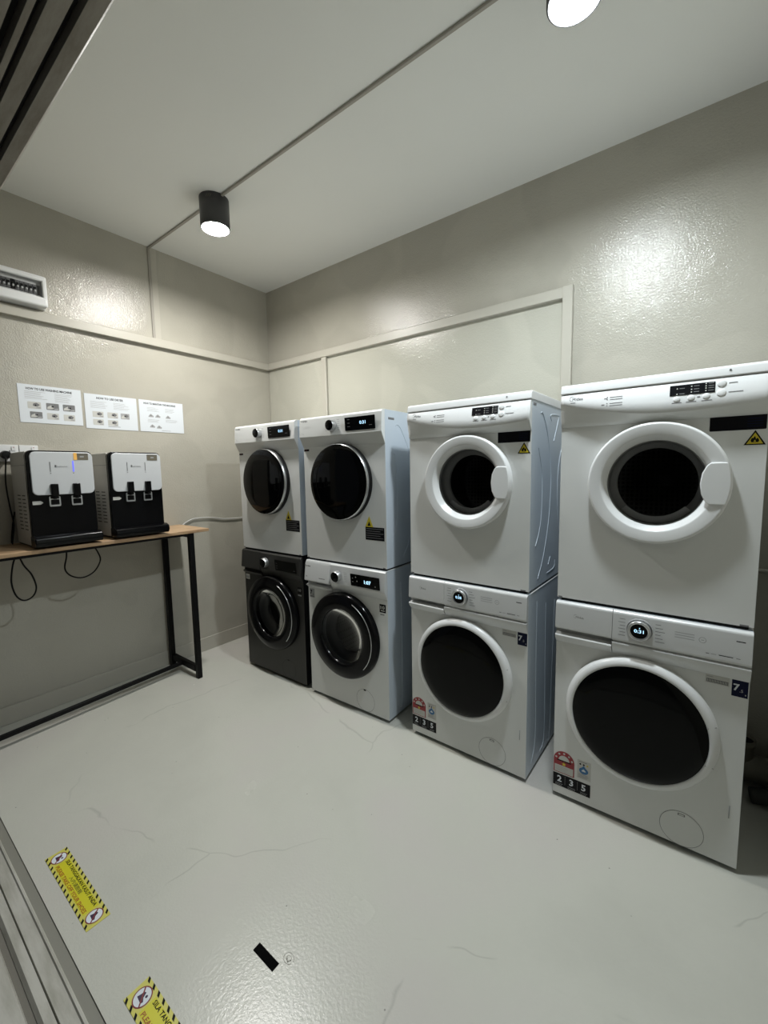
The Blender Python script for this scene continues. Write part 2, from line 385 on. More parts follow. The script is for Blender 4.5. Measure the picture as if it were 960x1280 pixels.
# timber trims
ZT0, ZT1 = 2.236, 2.289
mb = MB(); mb.box(0.0, 0.030, YF, 0.0, ZT0 - 0.002, ZT1 - 0.002, M_trim, 0.003, 1)
struct('trim_1', mb)
mb = MB()
mb.box(0.030, 2.45, -0.030, 0.0, ZT0, ZT1, M_trim, 0.003, 1)
mb.box(0.655, 0.706, -0.026, 0.0, 0.0, ZT0, M_trim, 0.003, 1)
mb.box(2.408, 2.458, -0.032, 0.0, 0.0, ZT1 + 0.004, M_trim, 0.003, 1)
struct('trim_2', mb)
mb = MB(); mb.box(0.004, 2.412, -0.004, 0.0, 0.0, ZT0, M_board)
struct('trim_3', mb)
mb = MB(); mb.box(0.0, 0.007, -0.962, -0.944, ZT1 - 0.003, H, M_strip, 0.002, 1)
mb.box(0.0, 0.003, -0.944, -0.905, ZT1 - 0.003, H, M_trim, 0.001, 1)
struct('trim_6', mb)
mb = MB(); mb.box(0.0, 0.008, YF, 0.0, 0.0, 0.104, M_trim, 0.003, 1)
struct('baseboard_left', mb)

# ceiling conduit
c = MB(); c.box(0.0, 0.715, -0.958, -0.942, H - 0.009, H, M_strip, 0.002, 1); c.box(0.865, 2.585, -0.957, -0.943, H - 0.011, H, M_strip, 0.002, 1)
tag(c.build('cable_trunking'), 'thin grey cable trunking running across the ceiling between the two round lamps', 'cable cover')

# ------------------------------------------------------------------ lamps
def lamp(x, y, mlens, label, zb=2.725, r=0.078):
    t = thing('ceiling_lamp', label, 'lamp', (x, y, H), group='surface-mounted ceiling lamps')
    h = H - zb
    m = MB(); m.lathe([(0, 0), (r, 0), (r, -h + .004), (r - .003, -h), (r - .006, -h), (r - .008, -h + .016)], (0, 0, 0), (0, 0, 1), M_lampb, 48)
    m.build('housing', t)
    m = MB(); m.lathe([(r - .0075, -h + .003), (r - .010, -h + .010), (r - .014, -h + .022), (0, -h + .024)], (0, 0, 0), (0, 0, 1), M_lampi, 48); m.build('reflector', t)
    m = MB(); m.lathe([(r - .012, -h + .0135), (r - .030, -h + .0085), (0, -h + .006)], (0, 0, 0), (0, 0, 1), mlens, 40); m.build('diffuser', t)
    for k in range(3):
        a = -0.9 + k * 0.13
        m = MB(); m.box(-.0015, .0015, -.001, .001, -.034, -.016, M_groove, mx=Matrix.Translation((math.cos(a) * r, math.sin(a) * r, 0)) @ Matrix.Rotation(a + PI / 2, 4, 'Z') @ Matrix.Rotation(.5, 4, 'Y')); 
        m.build('vent_slot', t)
    return t
lamp(0.79, -0.95, M_lamp1, 'black cylinder ceiling lamp nearest the corner, whole body in view, glowing white')
lamp(2.66, -0.945, M_lamp2, 'cylinder ceiling lamp cut off by the top edge of the photo, glowing white')

# ------------------------------------------------------------------ machines
W = 0.595
def logo_M(mb, a, b, s, m, h):
    # swoosh arc and word
    n = 18; P = []
    for i in range(n + 1):
        t = 0.35 + 4.6 * i / n; P.append((a + math.cos(t) * s * 0.5, b + s * .45 + math.sin(t) * s * 0.5))
    for i in range(n):
        w = s * 0.06 * math.sin(PI * (i + .6) / (n + 1)) + s * .02
        (x0, y0), (x1, y1) = P[i], P[i + 1]
        mb.shape([(x0, y0), (x1, y1), (x1, y1 - w), (x0, y0 - w)], m, h)
    mb.text('Midea', a + s * 0.05, b, s * .62, m, h)
def lines(mb, a, b, w, n, dz, m, h, t=0.0022, jit=0.3):
    for i in range(n):
        mb.rect(a, b - i * dz, a + w * (1 - jit * random.random()), b - i * dz + t, m, h)

def side_relief(mb, paths, m, x=W, r=0.0026):
    for p in paths: mb.tube([(x - 0.0005, y, z) for y, z in p], r, m, 6, 5)
def feet(t, z=0.0, h=0.02):
    for x in (0.05, W - 0.05):
        for y in (0.04, 0.42):
            MB().cyl((x, y, 0.0), (x, y, h), 0.017, M_blkp, 14).build('foot', t)

def energy_label(t):
    m = MB().frame((0.002, 0, 0.111), **FRONT)
    # arched star rating sticker
    w, hh = 0.080, 0.097; arc = [(0, 0), (w, 0), (w, hh - .04)]
    for i in range(1, 16): a = PI * i / 16; arc.append((w / 2 + w / 2 * math.cos(a), hh - .04 + .04 * math.sin(a)))
    arc.append((0, hh - .04)); m.slab(arc, .0006, M_red)
    m.rect(.004, .003, w - .004, .034, M_papd, .0009)
    half = [(w / 2 + .021 * math.cos(PI * i / 12), .058 + .021 * math.sin(PI * i / 12)) for i in range(13)]
    m.shape(half, M_papd, .0009); m.rect(w / 2 - .027, .0525, w / 2 + .027, .0575, M_inkd, .0010)
    for k in range(5):
        a = PI * (0.1 + .8 * k / 4); m.disc(w / 2 + .032 * math.cos(a), .056 + .032 * math.sin(a), .0042, M_papd, .0009, 8)
    star = []
    for k in range(10): a = PI / 2 + PI * k / 5; q = .009 if k % 2 == 0 else .004; star.append((w / 2 + q * math.cos(a), .042 + q * math.sin(a)))
    m.shape(star, M_yel, .0010); lines(m, .009, .026, .05, 4, .006, M_inkl, .0012, .0014)
    m.build('energy_label', t)
    m = MB().frame((0.093, 0, 0.121), **FRONT)
    m.plate(0, 0, .05, .079, .0005, M_papd, .001)
    lines(m, .006, .071, .036, 1, .006, M_ink, .0008, .002)
    for k in range(3): m.disc(.011 + .013 * k, .062, .0038, M_inkd if k < 2 else M_yel, .0008, 8)
    m.shape([(.024, .058)] + [(.024 + .017 * math.cos(PI * (.35 - 1.7 * i / 14)), .036 + .014 * math.sin(PI * (.35 - 1.7 * i / 14))) for i in range(15)], M_blue, .0008)
    m.shape([(.016, .036), (.024, .044), (.032, .036), (.030, .033), (.018, .033)], M_pap, .0010)
    lines(m, .005, .017, .038, 3, .006, M_inkl, .0008, .003)
    m.build('water_label', t)
    m = MB().frame((0.0, 0, 0.052), **FRONT)
    m.plate(0.001, 0, .143, .054, .0006, M_blab)
    for k, ch in enumerate('235'):
        m.text(ch, .026 + k * .046, .020, .026, M_pap, .0009, bold=.03, align='C')
        lines(m, .010 + k * .048, .010, .030, 2, .006, M_inkl, .0009, .0014)
        if k: m.rect(.0475 * k, .012, .0475 * k + .0006, .05, M_inkl, .0009)
    m.build('warranty_label', t)

def washer_front_load_white(loc, rz, label, digits):
    t = thing('washing_machine', label, 'washing machine', loc, rz, 'white washers with oval black doors and white rings')
    D = 0.50
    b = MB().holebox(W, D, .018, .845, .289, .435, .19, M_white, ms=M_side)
    side_relief(b, [[(.106, .79), (.108, .5), (.118, .16), (.07, .05)], [(.231, .75), (.236, .5), (.245, .10), (.185, .042)], [(.369, .73), (.350, .4), (.33, .06), (.30, .037)]], M_side)
    b.build('body', t, bevel=0.006)
    MB().box(-.001, W + .001, .02, D + .002, .838, .8465, M_white, .003, 1).build('top_plate', t)
    xs = 0.202
    main = [(0, .845), (-.010, .8445), (-.016, .839), (-.0185, .832), (-.024, .742), (-.021, .734), (-.013, .731), (-.013, .728), (-.022, .7255), (-.0235, .721), (-.019, .703), (-.002, .676), (0, .676)]
    m = MB(); m.extr(main, xs, W, M_silv); pan = m.build('control_panel', t, bevel=.0012)
    dr = [(0, .845), (-.010, .8445), (-.016, .839), (-.0185, .832), (-.024, .742), (-.020, .736), (.002, .734), (.002, .716), (-.020, .712), (-.0235, .707), (-.019, .695), (-.002, .676), (0, .676)]
    m = MB(); m.extr(dr, 0, xs - .0012, M_silv); drw = m.build('detergent_drawer', t, bevel=.0012)
    # front lettering lies on the tilted face y = -.0185 .. -.024
    th = math.atan2(.0055, .09); up = Vector((0, -math.sin(th), math.cos(th))); n = Vector((0, -math.cos(th), -math.sin(th)))
    F = dict(o=(0, -.024, .742), r=(1, 0, 0), u=up, n=n)
    m = MB().frame(**F); logo_M(m, .076, .050, .014, M_inkd, .0006); m.build('brand_lettering', drw)
    m = MB().frame(**F)
    for i in range(6):
        m.rect(.226 - .004 * (i % 2), .079 - i * .0125, .244, .081 - i * .0125, M_ink, .0005); m.rect(.336, .079 - i * .0125, .352 + .006 * (i % 3), .081 - i * .0125, M_ink, .0005)
    for i in range(3): m.rect(.392, .066 - i * .009, .446, .0682 - i * .009, M_inkl, .0005)
    m.ring(.468, .055, .0088, .0098, M_ink, .0005); m.rect(.464, .0543, .472, .0557, M_ink, .0005)
    m.rect(.553, .070, .576, .0735, M_inkd, .0005); m.rect(.478, .012, .487, .0145, M_ink, .0005); m.rect(.492, .0125, .505, .0145, M_inkl, .0005)
    m.rect(.512, .0125, .548, .015, M_inkd, .0005); m.rect(.556, .0125, .566, .0145, M_ink, .0005)
    m.build('panel_lettering', pan)
    k0 = Vector((.288, -.0205, .790))
    m = MB(); m.lathe([(.040, -.002), (.0405, .004), (.0395, .006)], k0, n, M_inkl, 40)
    m.lathe([(.0365, .002), (.0365, .016), (.0345, .020), (.031, .021), (.0285, .0195), (.027, .0185)], k0, n, M_satin, 48)
    m.lathe([(.0275, .0185), (0, .0188)], k0, n, M_blkg, 40)
    m.build('knob', pan)
    m = MB().frame(k0 + n * .0192, (1, 0, 0), up, n); m.text(digits, 0, -.0055, .0125, M_led, 0, w=.030, bold=.015, align='C'); m.disc(.002, .0125, .0018, M_led, 0, 8)
    m.build('display_digits', pan)
    # door
    cx, cz = .289, .435
    m = MB(); m.lathe([(.243, -.0), (.243, .012), (.240, .022), (.232, .031), (.222, .034), (.2155, .033), (.2135, .030)], (cx, 0, cz), (0, -1, 0), M_ringw, 96)
    door = m.build('door', t)
    m = MB(); m.lathe([(.2150, .030), (.205, .037), (.17, .042), (.10, .045), (0, .046)], (cx, 0, cz), (0, -1, 0), M_blkg, 96); m.build('glass', door)
    m = MB()
    for a in (-.32, .30):
        a0 = Vector((cx + math.cos(a) * .2165, -.0345, cz + math.sin(a) * .2165)); a1 = Vector((cx + math.cos(a) * .241, -.0235, cz + math.sin(a) * .241))
        m = MB(); m.cyl(a0, a1, .0008, M_ink, 6); m.build('handle_seam', door)
    m = MB().frame((0, 0, 0), **FRONT); m.ring(.440, .082, .0635, .0648, M_ink, .0008, 56); m.disc(.44, .082, .0632, M_white, .0006, 48)
    m.plate(.428, .131, .449, .139, .0012, M_ink, .001); m.rect(.431, .133, .446, .137, M_white, .0015)
    m.build('filter_cover', t)
    m = MB().frame((0, 0, 0), **FRONT); m.plate(.551, .620, .592, .677, .0006, M_navy); m.text('7', .555, .641, .022, M_pap, .0009, bold=.03); m.text('.5', .571, .637, .010, M_inkl, .0009, bold=.02)
    m.rect(.585, .628, .588, .632, M_inkl, .0009); m.build('capacity_label', t)
    m = MB().frame((0, 0, 0), **FRONT); m.plate(.482, .646, .545, .676, .0006, M_papd); m.rect(.485, .649, .542, .661, M_ink, .0008)
    for i in range(13): m.rect(.487 + i * .0042, .651, .4885 + i * .0042, .659, M_papd, .0010)
    m.rect(.485, .667, .502, .670, M_inkl, .0008); m.build('barcode_label', t)
    m = MB(); m.tube([(.567, -.0005, .235), (.566, -.0005, .190)], .0016, M_inkl, 6, 1); m.build('scratch_mark', t)
    energy_label(t); feet(t); return t

def dryer_white(loc, rz, label, filt):
    t = thing('tumble_dryer', label, 'tumble dryer', loc, rz, 'white vented dryers with round clear doors and side grip')
    D = 0.50; cx, cz = .311, .467
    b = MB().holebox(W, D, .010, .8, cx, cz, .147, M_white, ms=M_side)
    o = (0.655, 0.845)
    def q(l): return [(y + .655, z - .845) for y, z in l]
    side_relief(b, [q([(-.548, 1.600), (-.52, 1.60), (-.456, 1.526), (-.411, 1.42), (-.389, 1.302), (-.414, 1.125), (-.477, .977), (-.547, .888)]),
                    q([(-.567, 1.455), (-.514, 1.335), (-.515, 1.172), (-.544, 1.089), (-.585, 1.039)]),
                    q([(-.199, 1.518), (-.274, 1.384), (-.289, 1.229), (-.246, 1.066)]),
                    q([(-.398, 1.58), (-.413, 1.604), (-.295, 1.611), (-.298, 1.588), (-.36, 1.491)]),
                    q([(-.375, .959), (-.404, .926)]), q([(-.303, .93), (-.306, .905), (-.33, .893), (-.42, .889)])], M_side)
    b.build('body', t, bevel=0.005)
    m = MB(); m.box(.012, W - .012, .01, D - .01, .0, .012, M_blkp, mx=None); m.build('base', t)
    m = MB(); m.box(W - .004, W + .001, .015, .05, .780, .790, M_rub, .001, 1); m.build('side_grille', t)
    # fascia with arc-shaped upper panel
    def arc(x): return .702 + (.062 * ((.36 - x) / .36) ** 2 if x < .36 else .014 * ((x - .36) / .235) ** 2)
    def yf(z): return -.031 + (z - .713) * .19
    m = MB(); nx = 44; cols = []
    for i in range(nx + 1):
        x = W * i / nx; a = arc(x); rows = []; ya = yf(a)
        for z, y in [(.677, 0), (.678, -.004)] + [(.678 + (a - .678) * k / 4, -.004 + (ya + .005) * k / 4) for k in (1, 2, 3)] + [(a - .001, ya + .001), (a, ya), (a + (.797 - a) * .4, yf(a + (.797 - a) * .4)), (.794, yf(.794)), (.797, yf(.797) + .002), (.797, 0)]:
            rows.append(m.bm.verts.new((x, y, z)))
        cols.append(rows)
    for i in range(nx):
        for k in range(len(rows) - 1):
            m.face([cols[i][k], cols[i + 1][k], cols[i + 1][k + 1], cols[i][k + 1]], M_plast if k >= 6 else M_white, k not in (0, 4, 5))
    m.face(cols[0], M_white); m.face(cols[-1][::-1], M_white)
    pan = m.build('control_panel', t)
    m = MB(); m.extr([(-.010, .799), (-.0175, .8005), (-.013, .824), (-.008, .832), (.002, .8345), (D, .8345), (D, .799)], -.002, W + .002, M_plast); m.build('lid', t, bevel=.003)
    tf = math.atan(.19); upf = Vector((0, math.sin(tf), math.cos(tf))); nf = Vector((0, -math.cos(tf), math.sin(tf)))
    F = dict(o=Vector((0, -.0312, .713)) - upf * .713, r=(1, 0, 0), u=upf, n=nf)
    m = MB().frame(**F); m.plate(.343, .755, .461, .789, .0012, M_blab, .001)
    m2 = M_papd
    m.build('display_window', pan)
    m = MB().frame(**F)
    for x, z in ((.363, .777), (.363, .759), (.401, .781), (.401, .771), (.401, .762), (.438, .785), (.438, .777), (.438, .770), (.438, .762)):
        m.disc(x, z, .0021, M_papd, .0018, 8); m.rect(x + .006, z - .0012, x + .020, z + .0012, M_rub, .0018)
    m.build('indicator_marks', pan)
    for i, (x, z, r) in enumerate(((.363, .742, .0095), (.401, .743, .0095), (.440, .744, .0095), (.477, .779, .0118), (.477, .750, .0118))):
        m = MB(); m.lathe([(r, .0), (r, .0018), (r * .8, .003), (0, .0034)], (x, yf(z) + .0005, z), nf, M_ringw, 24); m.build('button', pan)
    m = MB().frame(**F)
    for x in (.350, .388, .428): m.rect(x, .7295, x + .027, .732, M_ink, .0004)
    m.rect(.494, .7785, .515, .781, M_ink, .0004); m.rect(.494, .7495, .529, .752, M_ink, .0004); m.rect(.4165, .7425, .4245, .746, M_ink, .0004)
    for z, x in ((.772, .148), (.750, .140)):
        for k in range(2):
            m.rect(.166, z - k * .008, .206, z + .002 - k * .008, M_ink, .0004); m.rect(.156, z - k * .008, .160, z + .003 - k * .008, M_ink, .0004)
        m.rect(x, z - .004, x + .010, z - .001, M_ink, .0004)
    logo_M(m, .040, .774, .018, M_inkd, .0004); m.rect(.034, .765, .052, .767, M_ink, .0004)
    m.build('panel_lettering', pan)
    m = MB(); m.cyl((.496, -.012, .818), (.496, -.0160, .818), .003, M_ink, 10); m.build('lid_screw', t)
    # door
    R = .2085
    m = MB(); m.lathe([(R, 0), (R, .019), (R - .001, .024), (R - .004, .030), (R - .007, .0322), (R - .010, .0325), (R - .040, .0285), (R - .043, .0278), (R - .045, .0262), (.151, .003), (.149, .001), (.146, -.004), (.143, -.012)], (cx, 0, cz), (0, -1, 0), M_ringw, 96)
    door = m.build('door', t)
    hp = [(math.cos(a) * (R - .004), math.sin(a) * (R - .004)) for a in [(-.335 + .67 * i / 12) for i in range(13)]]
    hp += [(.175, .068), (.150, .067), (.141, .058), (.130, .034), (.1255, .0), (.130, -.034), (.141, -.058), (.150, -.067), (.175, -.068)]
    m = MB().frame((cx, -.02, cz), **FRONT); m.slab(hp, .0155, M_ringw); m.build('handle', door, bevel=.004, seg=3)
    m = MB(); m.lathe([(.1465, -.002), (.13, .003), (.08, .007), (0, .009)], (cx, 0, cz), (0, -1, 0), M_clear, 72); m.build('glass', door)
    m = MB(); m.lathe([(.147, -.004), (.146, -.03), (.138, -.045), (.125, -.052), (.122, -.062), (.126, -.075)], (cx, 0, cz), (0, -1, 0), M_gask, 72); m.build('gasket', t)
    m = MB(); m.lathe([(.126, -.070), (.20, -.078), (.215, -.11), (.215, -.36), (.20, -.38), (.075, -.385), (.068, -.378), (0, -.376)], (cx, 0, cz), (0, -1, 0), M_drum, 64); m.build('drum', t)
    m = MB(); a0, a1 = PI * 1.24, PI * 1.77
    # filter sits just inside the mouth, at its foot
    pts = [(math.cos(a0 + (a1 - a0) * i / 16) * .141, math.sin(a0 + (a1 - a0) * i / 16) * .141) for i in range(17)] + [(math.cos(a1 + (a0 - a1) * i / 16) * .118, math.sin(a1 + (a0 - a1) * i / 16) * .118) for i in range(17)]
    m.frame((cx, .028, cz), **FRONT); m.slab(pts, .006, M_mesh); m.build('lint_filter', t)
    if not filt: pass
    # labels
    m = MB().frame((0, 0, 0), **FRONT); m.plate(.453, .633, .590, .678, .0006, M_blab, .003)
    for i in range(4): m.rect(.545, .666 - i * .008, .582, .668 - i * .008, M_navy, .0008)
    m.build('information_label', t)
    m = MB().frame((0, 0, 0), **FRONT); tri = [(.539, .586), (.591, .586), (.565, .631)]; m.slab(tri, .0006, M_inkd); m.shape([(.5455, .5895), (.5845, .5895), (.565, .6235)], M_yel, .0009)
    m.shape([(.557, .594), (.573, .594), (.5755, .600), (.571, .608), (.568, .603), (.565, .613), (.560, .606), (.558, .608), (.555, .600)], M_inkd, .0011)
    m.shape([(.562, .5955), (.568, .5955), (.565, .602)], M_yel, .0013)
    m.build('warning_label', t)
    m = MB().frame((0, 0, 0), **FRONT)
    m.plate(.004, .0105, .018, .016, .001, M_ink); m.build('edge_clip', t)
    m = MB().frame((0, 0, 0), **FRONT); m.plate(.560, .0105, .582, .016, .001, M_ink); m.build('edge_clip', t)
    return t

def dryer_black_door(loc, rz, label):
    t = thing('tumble_dryer', label, 'tumble dryer', loc, rz, 'white dryers with opaque black glass doors')
    D = 0.55; cx, cz = .297, .466
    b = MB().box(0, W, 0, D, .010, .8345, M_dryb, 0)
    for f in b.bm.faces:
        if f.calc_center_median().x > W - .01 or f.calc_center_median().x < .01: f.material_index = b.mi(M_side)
    def q(l): return [(y + .668, z - .845) for y, z in l]
    side_relief(b, [q([(-.575, 1.600), (-.561, 1.609), (-.535, 1.60), (-.498, 1.556), (-.433, 1.455), (-.37, 1.30), (-.39, 1.12), (-.45, .98), (-.51, .90)]),
                    q([(-.611, 1.459), (-.585, 1.458), (-.577, 1.438), (-.568, 1.344), (-.563, 1.2), (-.57, 1.089), (-.588, 1.040), (-.606, 1.034)])], M_side)
    b.build('body', t, bevel=.007)
    m = MB(); m.box(.010, W - .010, .006, D - .01, .0, .012, M_blkp); m.build('base', t)
    m = MB(); m.box(W - .004, W + .001, .030, .083, .785, .797, M_rub, .001, 1); m.build('side_grille', t)
    m = MB(); m.extr([(0, .8345), (-.012, .834), (-.022, .828), (-.026, .820), (-.031, .724), (-.028, .718), (-.003, .668), (0, .664)], 0, W, M_dryb); pan = m.build('control_panel', t, bevel=.003)
    th = math.atan2(.005, .096); up = Vector((0, -math.sin(th), math.cos(th))); n = Vector((0, -math.cos(th), -math.sin(th)))
    F = dict(o=(0, -.031, .724), r=(1, 0, 0), u=up, n=n)
    m = MB().frame(**F); m.plate(.357, .014, .559, .083, .0012, M_blkg, .003); m.build('display_window', pan)
    m = MB().frame(**F); m.text('0:31', .458, .044, .016, M_led, .0018, w=.040, bold=.02); 
    for k in range(3): m.rect(.375, .034 + k * .018, .392, .036 + k * .018, M_ink, .0018)
    m.rect(.52, .034, .54, .036, M_ink, .0018); m.build('display_digits', pan)
    k0 = Vector((.262, -.0285, .776))
    m = MB(); m.lathe([(.031, 0), (.031, .010), (.029, .026), (.0275, .029)], k0, n, M_satin, 40); m.lathe([(.0278, .029), (.025, .0305), (0, .031)], k0, n, M_blkg, 40); m.build('knob', pan)
    m = MB().frame(**F)
    for k in range(6): m.rect(.212, .024 + k * .0105, .222, .026 + k * .0105, M_inkl, .0005); m.rect(.300, .024 + k * .0105, .318, .026 + k * .0105, M_inkl, .0005)
    m.text('TOSHIBA', .020, .083, .0095, M_inkd, .0005, w=.055, bold=.02); m.text('7', .020, .014, .010, M_inkl, .0005); m.text('kg', .030, .014, .006, M_inkl, .0005)
    m.build('panel_lettering', pan)
    R = .212
    m = MB(); m.lathe([(R, 0), (R, .024), (R - .003, .027)], (cx, 0, cz), (0, -1, 0), M_blkp, 96)
    m.lathe([(R - .002, .026), (R - .003, .038), (R - .007, .0415)], (cx, 0, cz), (0, -1, 0), M_chrome, 96); door = m.build('door', t)
    m = MB(); m.lathe([(R - .0065, .041), (R - .011, .043), (.15, .0455), (0, .048)], (cx, 0, cz), (0, -1, 0), M_blkg, 96); m.build('glass', door)
    m = MB().frame((0, 0, 0), **FRONT); m.plate(.456, .157, .581, .227, .0006, M_blab)
    for i in range(5): m.rect(.462, .216 - i * .012, .575 - .02 * (i % 2), .219 - i * .012, M_ink, .0008)
    m.build('information_label', t)
    m = MB().frame((0, 0, 0), **FRONT); m.slab([(.455, .227), (.508, .227), (.4815, .285)], .0006, M_yel); m.shape([(.470, .233), (.493, .233), (.487, .246), (.4815, .258), (.476, .246)], M_inkd, .0009); m.build('warning_label', t)
    m = MB().frame((0, 0, 0), **FRONT); m.plate(.004, .644, .045, .656, .0006, M_blab); m.text('5', .022, .647, .006, M_red, .0009, bold=.03)
    m.shape([(.021, .664), (.027, .664), (.024, .676)], M_red, .0006); m.build('small_tag', t)
    m = MB().frame((0, 0, 0), **FRONT); m.plate(.006, .0105, .020, .016, .001, M_ink); m.build('edge_clip', t)
    m = MB().frame((0, 0, 0), **FRONT); m.plate(.570, .0105, .585, .016, .001, M_ink); m.build('edge_clip', t)
    return t

def washer_black_ring(loc, rz, label, M1, MS, MP, dark):
    t = thing('washing_machine', label, 'washing machine', loc, rz)
    D = 0.52; cx, cz = (.300, .444) if dark else (.290, .436)
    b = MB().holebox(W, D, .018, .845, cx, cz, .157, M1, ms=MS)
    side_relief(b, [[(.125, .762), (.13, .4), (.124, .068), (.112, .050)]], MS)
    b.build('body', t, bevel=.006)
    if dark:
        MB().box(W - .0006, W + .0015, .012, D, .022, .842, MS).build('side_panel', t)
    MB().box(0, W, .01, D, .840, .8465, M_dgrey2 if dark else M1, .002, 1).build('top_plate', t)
    xs = .205
    m = MB(); m.extr([(0, .845), (-.010, .8445), (-.018, .838), (-.026, .738), (-.023, .730), (-.003, .690), (0, .688)], xs, W, MP); pan = m.build('control_panel', t, bevel=.003)
    off = .002 if dark else .006
    m = MB(); m.extr([(0, .845), (-.010, .8445), (-.014 - off, .836 if dark else .826), (-.026 - off, .728), (-.023 - off, .722), (.001, .719), (.001, .700), (-.016 - off, .694), (-.003, .676), (0, .674)], 0, xs - .002, MP); drw = m.build('detergent_drawer', t, bevel=.003)
    th = math.atan2(.008, .10); up = Vector((0, -math.sin(th), math.cos(th))); n = Vector((0, -math.cos(th), -math.sin(th)))
    F = dict(o=(0, -.026, .738), r=(1, 0, 0), u=up, n=n)
    m = MB().frame(**F); m.plate(.366, .006, .566, .074, .0012, M_blkg, .003); m.build('display_window', pan)
    if not dark:
        m = MB().frame(**F); m.text('1:07', .462, .029, .019, M_led, .0018, w=.046, bold=.03); m.disc(.405, .058, .0035, M_papd, .0018, 8); m.disc(.413, .036, .0035, M_papd, .0018, 8)
        m.disc(.536, .022, .003, M_inkl, .0018, 8); m.disc(.382, .030, .003, M_inkl, .0018, 8); m.disc(.382, .050, .003, M_inkl, .0018, 8); m.build('display_digits', pan)
    else:
        m = MB().frame(**F)
        for k in range(3): m.rect(.374, .020 + k * .016, .392, .0215 + k * .016, M_ink, .0018)
        m.rect(.54, .020, .555, .022, M_ink, .0018); m.build('display_marks', pan)
    k0 = Vector((.264, -.0235, .782))
    m = MB(); m.lathe([(.033, 0), (.033, .010), (.031, .024), (.029, .027)], k0, n, M_satin, 40); m.lathe([(.0292, .0265), (.021, .0285), (0, .029)], k0, n, M_blkg, 40); m.build('knob', pan)
    if not dark:
        m = MB().frame(**F)
        for k in range(6): m.rect(.318, .020 + k * .010, .340, .022 + k * .010, M_inkl, .0005); m.rect(.212, .020 + k * .010, .222, .022 + k * .010, M_inkl, .0005)
        m.build('panel_lettering', pan)
        m = MB().frame((0, -.0325, .738), (1, 0, 0), up, n); m.rect(.018, .010, .028, .018, M_inkl, .0012); m.rect(.125, .010, .172, .014, M_ink, .0012)
        m.text('TOSHIBA', .012, .0755, .009, M_inkd, .0030, w=.055, bold=.02); m.build('drawer_lettering', drw)
    R = .25
    m = MB(); m.lathe([(R, 0), (R, .018), (R - .004, .030), (R - .014, .038), (.200, .044), (.168, .045), (.160, .040), (.156, .028)], (cx, 0, cz), (0, -1, 0), M_blks, 96); door = m.build('door', t)
    m = MB(); m.lathe([(.1565, .028), (.14, .016), (.11, .006), (.06, .001), (0, .0)], (cx, 0, cz), (0, -1, 0), M_glass, 72); m.build('glass', door)
    m = MB(); m.tube([(cx + math.cos(a) * .222, -.0425, cz + math.sin(a) * .222) for a in [(-.75 + 1.9 * i / 20) for i in range(21)]], .0022, M_satin, 8, 2); m.build('chrome_arc', door)
    m = MB(); m.lathe([(.157, -.001), (.154, -.02), (.146, -.040), (.130, -.050), (.128, -.060), (.142, -.08)], (cx, 0, cz), (0, -1, 0), M_rub, 72); m.build('gasket', t)
    m = MB(); m.lathe([(.142, -.075), (.20, -.085), (.22, -.11), (.22, -.40), (.20, -.42), (0, -.42)], (cx, 0, cz), (0, -1, 0), M_drum, 64); m.build('drum', t)
    m = MB().frame((0, 0, 0), **FRONT); m.ring(.430, .082, .0635, .0648, M_ink if not dark else M_blkp, .0008, 56); m.disc(.43, .082, .0632, M1, .0006, 48); m.plate(.418, .138, .434, .146, .0012, M_blkp, .001); m.build('filter_cover', t)
    if dark:
        m = MB().frame((0, 0, 0), **FRONT); m.plate(.010, .632, .052, .668, .0006, M_papd); m.rect(.016, .640, .046, .655, M_inkl, .0009); m.rect(.012, .622, .030, .630, M_blab, .0006); m.build('white_label', t)
        m = MB().frame((0, 0, 0), **FRONT); m.plate(.540, .610, .578, .652, .0006, M_blkp); m.text('10', .545, .625, .016, M_inkl, .0009, w=.026, bold=.02); m.rect(.542, .596, .574, .604, M_inkl, .0006); m.build('motor_label', t)
    else:
        m = MB().frame((0, 0, 0), **FRONT); m.plate(.010, .612, .050, .668, .0006, M_inkl); m.text('7', .014, .634, .024, M_inkd, .0009, bold=.04); m.text('.5', .033, .628, .010, M_inkd, .0009, bold=.02); m.rect(.012, .616, .046, .624, M_ink, .0009); m.build('capacity_label', t)
        m = MB().frame((0, 0, 0), **FRONT); m.plate(.541, .617, .582, .662, .0006, M_blab); m.text('10', .547, .636, .018, M_papd, .0009, w=.028, bold=.03); m.rect(.549, .625, .575, .630, M_papd, .0009); m.rect(.545, .603, .572, .608, M_ink, .0006); m.build('motor_label', t)
    feet(t); return t

HW = .8465
cols = {1: (.484, -.665, .010), 2: (1.135, -.668, .015), 3: (1.872, -.648, -.020), 4: (2.58, -.655, -.004)}
def L3(k, z): x, y, r = cols[k]; return (x, y, z), r
l, r = L3(4, 0); washer_front_load_white(l, r, 'white washing machine at the right end of the row below the clear-door dryer', '0:31')
l, r = L3(3, 0); washer_front_load_white(l, r, 'white washing machine third from the left, red energy sticker, ribbed right side in view', '0:38')
l, r = L3(4, HW); dryer_white(l, r, 'rightmost white dryer, stacked on top, clear round door with side grip, cut by photo edge', True)
l, r = L3(3, HW); dryer_white(l, r, 'white clear-door dryer third from the left, its embossed right side panel visible', False)
l, r = L3(2, HW); dryer_black_door(l, r, 'white dryer with black glass door and bright right side, standing on a white washer')
l, r = L3(1, HW); dryer_black_door(l, r, 'leftmost white dryer with black glass door, standing on the dark grey washer')
l, r = L3(2, 0); washer_black_ring(l, r, 'white washer with glossy black door ring, beside the dark grey washer', M_white, M_side, M_silv, False)
l, r = L3(1, 0); washer_black_ring(l, r, 'dark grey washing machine with black door at the left end of the row', M_dgrey, M_dgrey2, M_dgrey, True)

